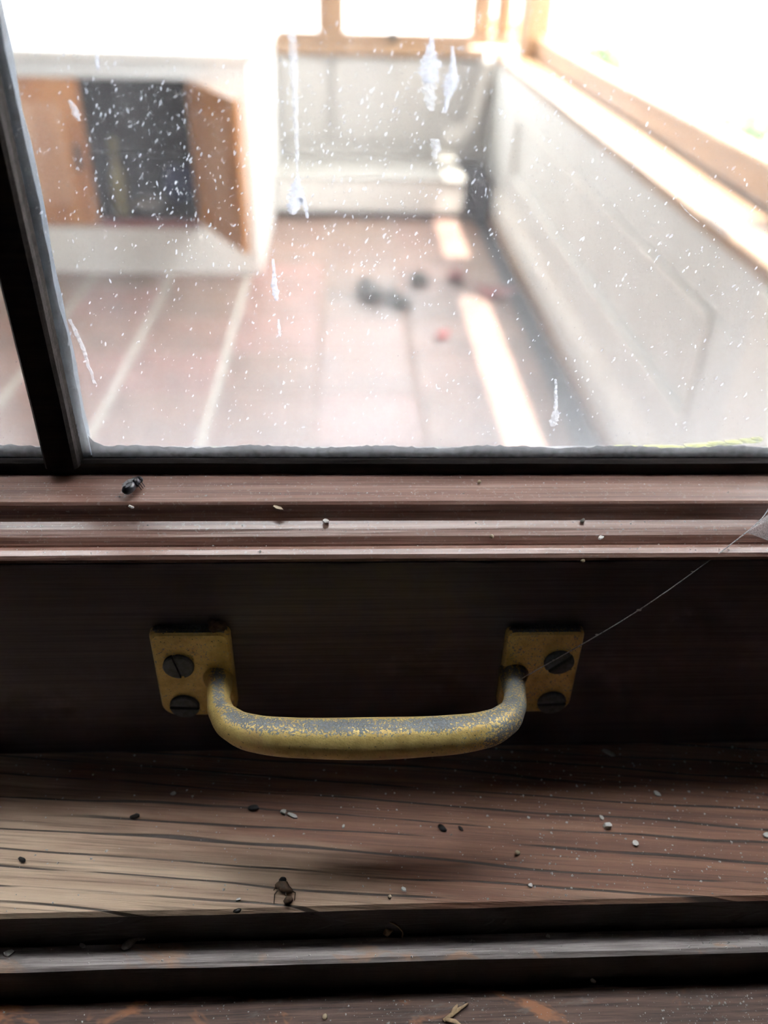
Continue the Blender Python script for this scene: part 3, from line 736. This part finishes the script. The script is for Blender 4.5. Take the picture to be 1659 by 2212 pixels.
# ---------------------------------------------------------------- plants and fence outside
def shrub(px, py, z, r, seed, label, dist=None):
    c = on_z(px, py, z) if dist is None else CAM+ray(px, py)*dist
    r2 = random.Random(seed); root = empty('shrub', (c.x, c.y, -.11)); tag(root, label, 'shrub'); vs, fs = [], []
    hgt = max(c.z+.11, .15)
    for _ in range(220):
        d = Vector((r2.gauss(0, 1), r2.gauss(0, 1), r2.gauss(0, 1))).normalized()*r*r2.uniform(.55, 1)
        p = Vector((c.x, c.y, -.11+hgt))+Vector((d.x, d.y, d.z*.8)); s = r*.22; u = Vector((r2.gauss(0, 1), r2.gauss(0, 1), r2.gauss(0, 1))).normalized(); w = u.cross(d).normalized()
        b0 = len(vs); vs += [p-u*s, p+w*s*.5, p+u*s, p-w*s*.5]; fs.append((b0, b0+1, b0+2, b0+3))
    vs = [Vector((v.x, v.y, max(v.z, -.108))) for v in map(Vector, vs)]
    o = link('foliage', mesh('foliage', vs, fs), M['leaf']); child(o, root)
    sweep('stem', [(c.x, c.y, -.109), (c.x+.01, c.y, -.11+hgt*.6), (c.x, c.y+.01, -.11+hgt)], [.02, .016, .008], M['oak_v'], root, 8)
shrub(1600, 292, 0.05, .28, 1, 'green shrub outside the right window, nearest the camera')
shrub(1300, 150, .1, .35, 2, 'green shrub outside the right window by the distant fence')
shrub(278, 48, .25, .30, 3, 'small green shrub outside the far window, above the cupboard at left')
shrub(395, 50, .25, .26, 4, 'small green shrub outside the far window, right of another shrub')
shrub(1092, 66, .72, .16, 5, 'bright green plant outside the corner between the oak posts')
fe = empty('fence', (5.0, 15.5, -.11)); tag(fe, 'pale picket fence far outside the right window', 'fence')
for i in range(10): box('picket', (3.6+i*.12, 15.0, -.105), (3.66+i*.12, 15.02, .75), M['white_wall'], fe)
for z in (.15, .55): box('fence_rail', (3.55, 15.021, z), (4.8, 15.05, z+.07), M['white_wall'], fe)

# ---------------------------------------------------------------- small debris on the sill and the mouldings
def on_moulding(px, py):
    """first point where the ray of a pixel meets the stepped moulding"""
    d = ray(px, py); prof = [p for p in mprof[:-3]]
    y = YR-.001
    while y < .19:
        z = CAM.z+d.z*(y/d.y)
        for (ya, za), (yb, zb) in zip(prof, prof[1:]):
            if ya <= y <= yb and z <= za+(zb-za)*((y-ya)/max(yb-ya, 1e-9)): return CAM+d*(y/d.y)
        y += .00005
    return on_z(px, py, 1.181)
def rest(px, py, z):
    return on_moulding(px, py) if z > 1.15 else on_z(px, py, z)
def flake(px, py, z, l, w, ang, label, mat='flake', tilt=.25, th=.0003, seed=0):
    r2 = random.Random(seed+int(px)); c = rest(px, py, z); z = c.z+(.0004 if z > 1.15 else 0); out = []
    for k in range(7):
        a = 2*math.pi*k/7; out.append((l*math.cos(a)*r2.uniform(.75, 1.1), w*math.sin(a)*r2.uniform(.7, 1.15)))
    vs = [(x, y, 0) for x, y in out]+[(x*.92, y*.9, th*r2.uniform(.8, 1.5)) for x, y in out]
    fs = [tuple(range(6, -1, -1)), tuple(range(7, 14))]+[(j, (j+1) % 7, (j+1) % 7+7, j+7) for j in range(7)]
    o = link('paint_flake', mesh('paint_flake', vs, fs), M[mat]); o.rotation_euler = (tilt*.4, tilt, ang)
    o.location = (c.x, c.y, z+l*math.sin(abs(tilt))*.9+w*abs(math.sin(tilt*.4))*.5+.0001)
    tag(o, label, 'flake', 'paint flakes on the window sill'); return o
ZB, ZL = 1.0872, 1.0745
flake(612, 1757, ZS, .0011, .0008, .9, 'small triangular white paint flake below the handle, left of its long neighbour', tilt=.5)
flake(632, 1764, ZS, .0019, .0007, -.45, 'long white paint flake on the sill below the left of the handle bar', tilt=.15)
flake(375, 1716, ZS, .0009, .0006, .6, 'small white flake in the shade under the left plate', tilt=.3)
flake(1314, 1628, ZS, .0024, .0008, -.5, 'long pinkish white flake at the back of the sill, right of the handle', tilt=.1)
flake(1418, 1716, ZS, .0013, .0007, -.6, 'white flake in the shade at the back right of the sill', tilt=.2)
flake(1310, 1787, ZS, .0012, .0010, .2, 'thick pale flake right of centre on the sill', tilt=.2, th=.0010)
flake(1299, 1768, ZS, .0009, .0006, -.8, 'pale flake touching the thick pale flake on the sill', tilt=.25)
flake(1372, 1824, ZS, .0011, .0009, 1.2, 'greyish flake on the right of the sill', tilt=.2)
flake(1654, 1806, ZS, .0013, .0009, .3, 'pale flake at the right edge of the picture on the sill', tilt=.2)
flake(872, 1925, ZS, .0011, .0007, 1.9, 'pointed white flake near the front edge of the sill centre', tilt=.5)
flake(742, 1787, ZS, .0008, .0004, 1.4, 'tiny white flake below the middle of the handle', tilt=.3)
flake(1145, 1914, ZS, .0007, .0006, .1, 'small white flake near the front edge, right of centre', tilt=.3)
flake(515, 1945, ZS, .0008, .0004, .5, 'small white flake near the front edge, left of the dead insect', tilt=.3)
flake(20, 2061, ZB, .0013, .0008, .35, 'white flake on the grey bead at the far left', tilt=.3)
flake(178, 2044, ZB, .0009, .0006, -.4, 'white flake on the grey bead left of the grey husk', tilt=.25)
flake(167, 2026, ZB, .0010, .0007, 1.7, 'greyish flake leaning in the dark groove at left', tilt=.7)
flake(1183, 2025, ZB, .0008, .0006, 1.2, 'white flake at the back of the grey bead, right of centre', tilt=.5)
flake(1280, 2121, ZL, .0009, .0007, 0, 'white flake at the back of the lower sill, right of centre', tilt=.2)
flake(703, 1132, 1.1750, .0013, .0010, 1.2, 'heart shaped pale flake on the moulding above the handle', 'flake', .3)
flake(285, 1103, 1.1772, .0010, .0008, 1.2, 'white flake on the moulding just below the dead fly', 'flake', .5)
flake(1297, 1167, 1.1742, .0016, .0006, .9, 'white flake with a pointed tail in the moulding groove at right', 'flake', .2)
flake(600, 1104, 1.1768, .0015, .0007, -.2, 'pale chip in a dent of the moulding, left of centre', 'tan', .3)
def seed_ball(px, py, z, r, label):
    c = rest(px, py, z+r*.9); z = c.z+.0001 if z > 1.15 else z; o = link('seed', blob_me('seed', r, (1, 1, .9), .06, 2, int(px)), M['tan'], smooth=True); o.location = (c.x, c.y, z+r*.88)
    tag(o, label, 'seed', 'pale seeds on the window sill')
seed_ball(702, 2196, ZL, .0007, 'round pale seed at the bottom edge of the picture, left of centre')
seed_ball(842, 1937, ZS, .00055, 'round pale seed on the sill by the pointed white flake')
seed_ball(1118, 1842, ZS, .0007, 'round pale seed in the handle shadow on the sill')
seed_ball(1035, 1044, 1.1812, .0005, 'tan seed on the top step of the moulding')
seed_ball(1062, 1163, 1.1740, .0006, 'tan seed lying in the moulding groove above the right plate')
seed_ball(1258, 1215, 1.1738, .0006, 'pale seed on the bead edge above the right plate')
def pellet(px, py, z, l, ang, label, mat='pellet'):
    c = rest(px, py, z+l*.3); z = c.z+.0001 if z > 1.15 else z; o = link('dropping', blob_me('dropping', l, (1, .5, .45), .14, 2, int(px)), M[mat], smooth=True)
    o.rotation_euler.z = ang; o.location = (c.x, c.y, z+l*.43); tag(o, label, 'dropping', 'dark droppings on the window sill')
pellet(48, 1858, ZS, .0012, -.5, 'black dropping on the worn left part of the sill')
pellet(513, 1968, ZS, .0011, .2, 'black dropping at the front edge of the sill, left of the dead insect')
pellet(292, 1764, ZS, .0014, .3, 'black dropping in the shade below the left plate')
pellet(955, 1789, ZS, .0015, -.7, 'long black dropping below the handle, left one of two')
pellet(995, 1790, ZS, .0009, -1.0, 'short black dropping below the handle, right one of two')
pellet(548, 1746, ZS, .0016, .1, 'large black dropping under the left end of the handle bar')
pellet(1258, 1128, 1.1752, .0010, .9, 'dark grey dropping on the moulding at right', 'greybug')
# dead fly
fl = empty('dead_fly', on_z(288, 1057, 1.1812)); tag(fl, 'dead black fly on the top step of the moulding', 'fly')
def part(name, me, mat, parent, loc, rot=(0, 0, 0), smooth=True):
    o = link(name, me, mat, smooth=smooth); o.parent = parent; o.location = loc; o.rotation_euler = rot; return o
fl.scale = (1.3, 1.3, 1.3)
A = math.radians(68)
def along(t, z): return (t*math.cos(A), t*math.sin(A), z)
part('abdomen', blob_me('abdomen', .0014, (1.35, .85, .8), .06, 2, 1), M['fly'], fl, along(-.0012, .0011), (0, 0, A))
part('thorax', blob_me('thorax', .0011, (1.1, .95, .95), .06, 2, 2), M['fly'], fl, along(.0009, .0011), (0, 0, A))
part('head', blob_me('head', .0008, (.8, 1.1, .9), .05, 2, 3), M['fly'], fl, along(.0023, .0010), (0, 0, A))
for s in (-1, 1):
    wv = [(0, 0, 0), (-.0012, s*.0007, .0002), (-.0030, s*.0009, .0001), (-.0036, s*.0004, 0), (-.0026, s*-.0001, 0)]
    part('wing', mesh('wing', wv, [(0, 1, 2, 3, 4)]), M['wing'], fl, along(.0009, .0021), (0, 0, A), False)
for k in range(3):
    for s in (-1, 1):
        b0 = Vector(along(.0002+.0006*k, .0008)); nrm = Vector((-math.sin(A), math.cos(A), 0))*s
        p1 = b0+nrm*.0012+Vector((0, 0, .0004)); p2 = b0+nrm*.0018+Vector((0, 0, -.0006))
        lg = sweep('leg', [b0, p1, p2], [.00012, .0001, .00007], M['fly'], None, 6); lg.parent = fl
# dead brown insect
bg_ = empty('dead_insect', on_z(613, 1930, ZS)); tag(bg_, 'dead brown insect husk near the front edge of the sill', 'insect')
part('abdomen', blob_me('abdomen', .0013, (1.0, .75, .7), .22, 2, 21), M['bug'], bg_, (.0014, -.0022, .0010), (0, .1, .6))
part('thorax', blob_me('thorax', .0017, (1.2, .7, .55), .35, 2, 22), M['bug'], bg_, (.0002, .0010, .0011), (.2, .1, -.4))
part('head', blob_me('head', .0010, (.9, .9, .8), .35, 2, 23), M['pellet'], bg_, (-.0004, .0030, .0010))
for (a, b, c) in (((-.0012, .0008, .0008), (-.0022, -.0008, .0010), (-.0023, -.0028, .0001)), ((.0012, .0008, .0008), (.0030, -.0006, .0012), (.0028, -.0020, .0001)),
                  ((.0004, .0000, .0008), (.0006, -.0010, .0014), (.0012, -.0022, .0006)), ((-.0008, .0022, .0008), (-.0020, .0018, .0010), (-.0026, .0008, .0001))):
    lg = sweep('leg', [a, b, c], [.00022, .00018, .0001], M['bug'], None, 6); lg.parent = bg_
# grey husk on the bead, straw, curled fibre
hk = empty('insect_husk', on_z(284, 2040, ZB)); tag(hk, 'grey insect husk with a crumbly tail on the grey bead', 'insect')
part('body', blob_me('body', .0013, (1.5, .8, .7), .15, 2, 31), M['greybug'], hk, (-.0004, -.0004, .0009), (0, -.1, .5))
for k, (x, y, r) in enumerate(((.0018, .0008, .0006), (.0028, .0010, .0005), (.0036, .0018, .0004))):
    part('tail', blob_me('tail', r, (1.3, .8, .8), .3, 1, 32+k), M['greybug'], hk, (x, y, r*.9+.0002))
st = empty('straw_fragment', on_z(985, 2192, ZL)); tag(st, 'splintered straw fragment at the bottom edge of the picture', 'straw')
for k, (a, b) in enumerate((((-.0034, -.0016), (.0034, .0024)), ((-.0014, -.0008), (.0006, .0022)), ((-.0030, -.0012), (.0018, -.0034)))):
    sw = sweep('fibre', [(a[0], a[1], .0007), ((a[0]+b[0])/2, (a[1]+b[1])/2, .0011+.0003*k), (b[0], b[1], .0006)], [.0005, .0006, .0002], M['straw'], None, 7, .5); sw.parent = st
fb = empty('curled_fibre', on_z(848, 2015, ZB)); tag(fb, 'curled brown fibre hanging in the groove in front of the sill', 'fibre')
w = sweep('strand', bezier_pts([(-.0022, .0006, .0052), (-.0006, -.0002, .0055), (.0012, -.0008, .0046), (.0024, -.0012, .0026), (.0024, -.0014, .0004)], 5), [.00022]*21, M['straw'], None, 6); w.parent = fb
part('tuft', blob_me('tuft', .0011, (1, .7, 1.1), .45, 2, 41), M['straw'], fb, (-.0012, -.0006, .0014))
# cobweb strand from the corner tuft to the handle
cw = empty('cobweb', on_y(1620, 1150, .166)); tag(cw, 'cobweb strand stretched from the right of the moulding to the handle', 'cobweb')
P0 = on_z(1668, 1090, 1.1790); P1 = on_y(1612, 1150, .1655); P2 = on_y(1380, 1318, .158); P3 = Vector((XC+.0415, .1545, 1.1372))
ww = sweep('strand', bezier_pts([P0, P1, P2, P3], 8), [.00020, .00020]+[.00014]*23, M['web'], None, 6); child(ww, cw)
for q, r in ((P2, .00035), (P2.lerp(P3, .35), .00025), (P2.lerp(P3, .72), .0002), (P1.lerp(P2, .5), .00018)):
    g = link('caught_speck', blob_me('caught_speck', r, (2, .8, 1.2), .2, 1, 3), M['flake']); g.location = q; child(g, cw)
vs = [P1, P0+Vector((.002, 0, 0)), on_z(1690, 1160, 1.1746), on_z(1660, 1168, 1.1744), P1.lerp(P0, .5)+Vector((.003, -.0006, .0004))]
wb = link('sheet', mesh('sheet', vs, [(0, 4, 3), (0, 1, 4), (4, 1, 2), (4, 2, 3)]), M['web']); child(wb, cw)

# ---------------------------------------------------------------- dust grains: uncountable
rnd = random.Random(5); vs, fs = [], []
def grain(x, y, z, s):
    b0 = len(vs); h = s*rnd.uniform(.5, 1.0); a0 = rnd.uniform(0, 6.28)
    for k in range(4):
        a = a0+k*math.pi/2+rnd.uniform(-.4, .4); r = s*rnd.uniform(.6, 1.2); vs.append((x+r*math.cos(a), y+r*math.sin(a), z-.00003))
    vs.append((x, y, z+h))
    for k in range(4): fs.append((b0+k, b0+(k+1) % 4, b0+4))
for (n, ya, yb, z, x0, x1, s0) in ((2600, .1140, .1615, ZS, -.11, .14, .00024), (760, .1066, .1115, ZB, -.11, .13, .00022), (2400, .088, .1030, ZL, -.11, .12, .00020)):
    for _ in range(n):
        x = rnd.uniform(x0, x1); y = rnd.uniform(ya, yb)
        if rnd.random() > .22+.78*max(0, min(1, (x+.05)/.14)): continue
        grain(x, y, z, s0*(.5+1.6*rnd.random()**4))
o = link('dust', mesh('dust', vs, fs), M['dust']); tag(o, 'pale dust grains scattered over the sill boards', 'dust', kind='stuff')
vs, fs = [], []
for _ in range(700):
    x = rnd.uniform(-.1, .13); y, z = rnd.choice(((.1640, 1.1738), (.1655, 1.1735), (.1715, 1.1747), (.1735, 1.1753), (.1790, 1.1806), (.1830, 1.1810), (.1870, 1.1813)))
    grain(x, y+rnd.uniform(-.001, .001), z, .00018*(.5+1.6*rnd.random()**4))
o = link('moulding_dust', mesh('moulding_dust', vs, fs), M['dust']); child(o, sash); tag(o, kind='stuff')
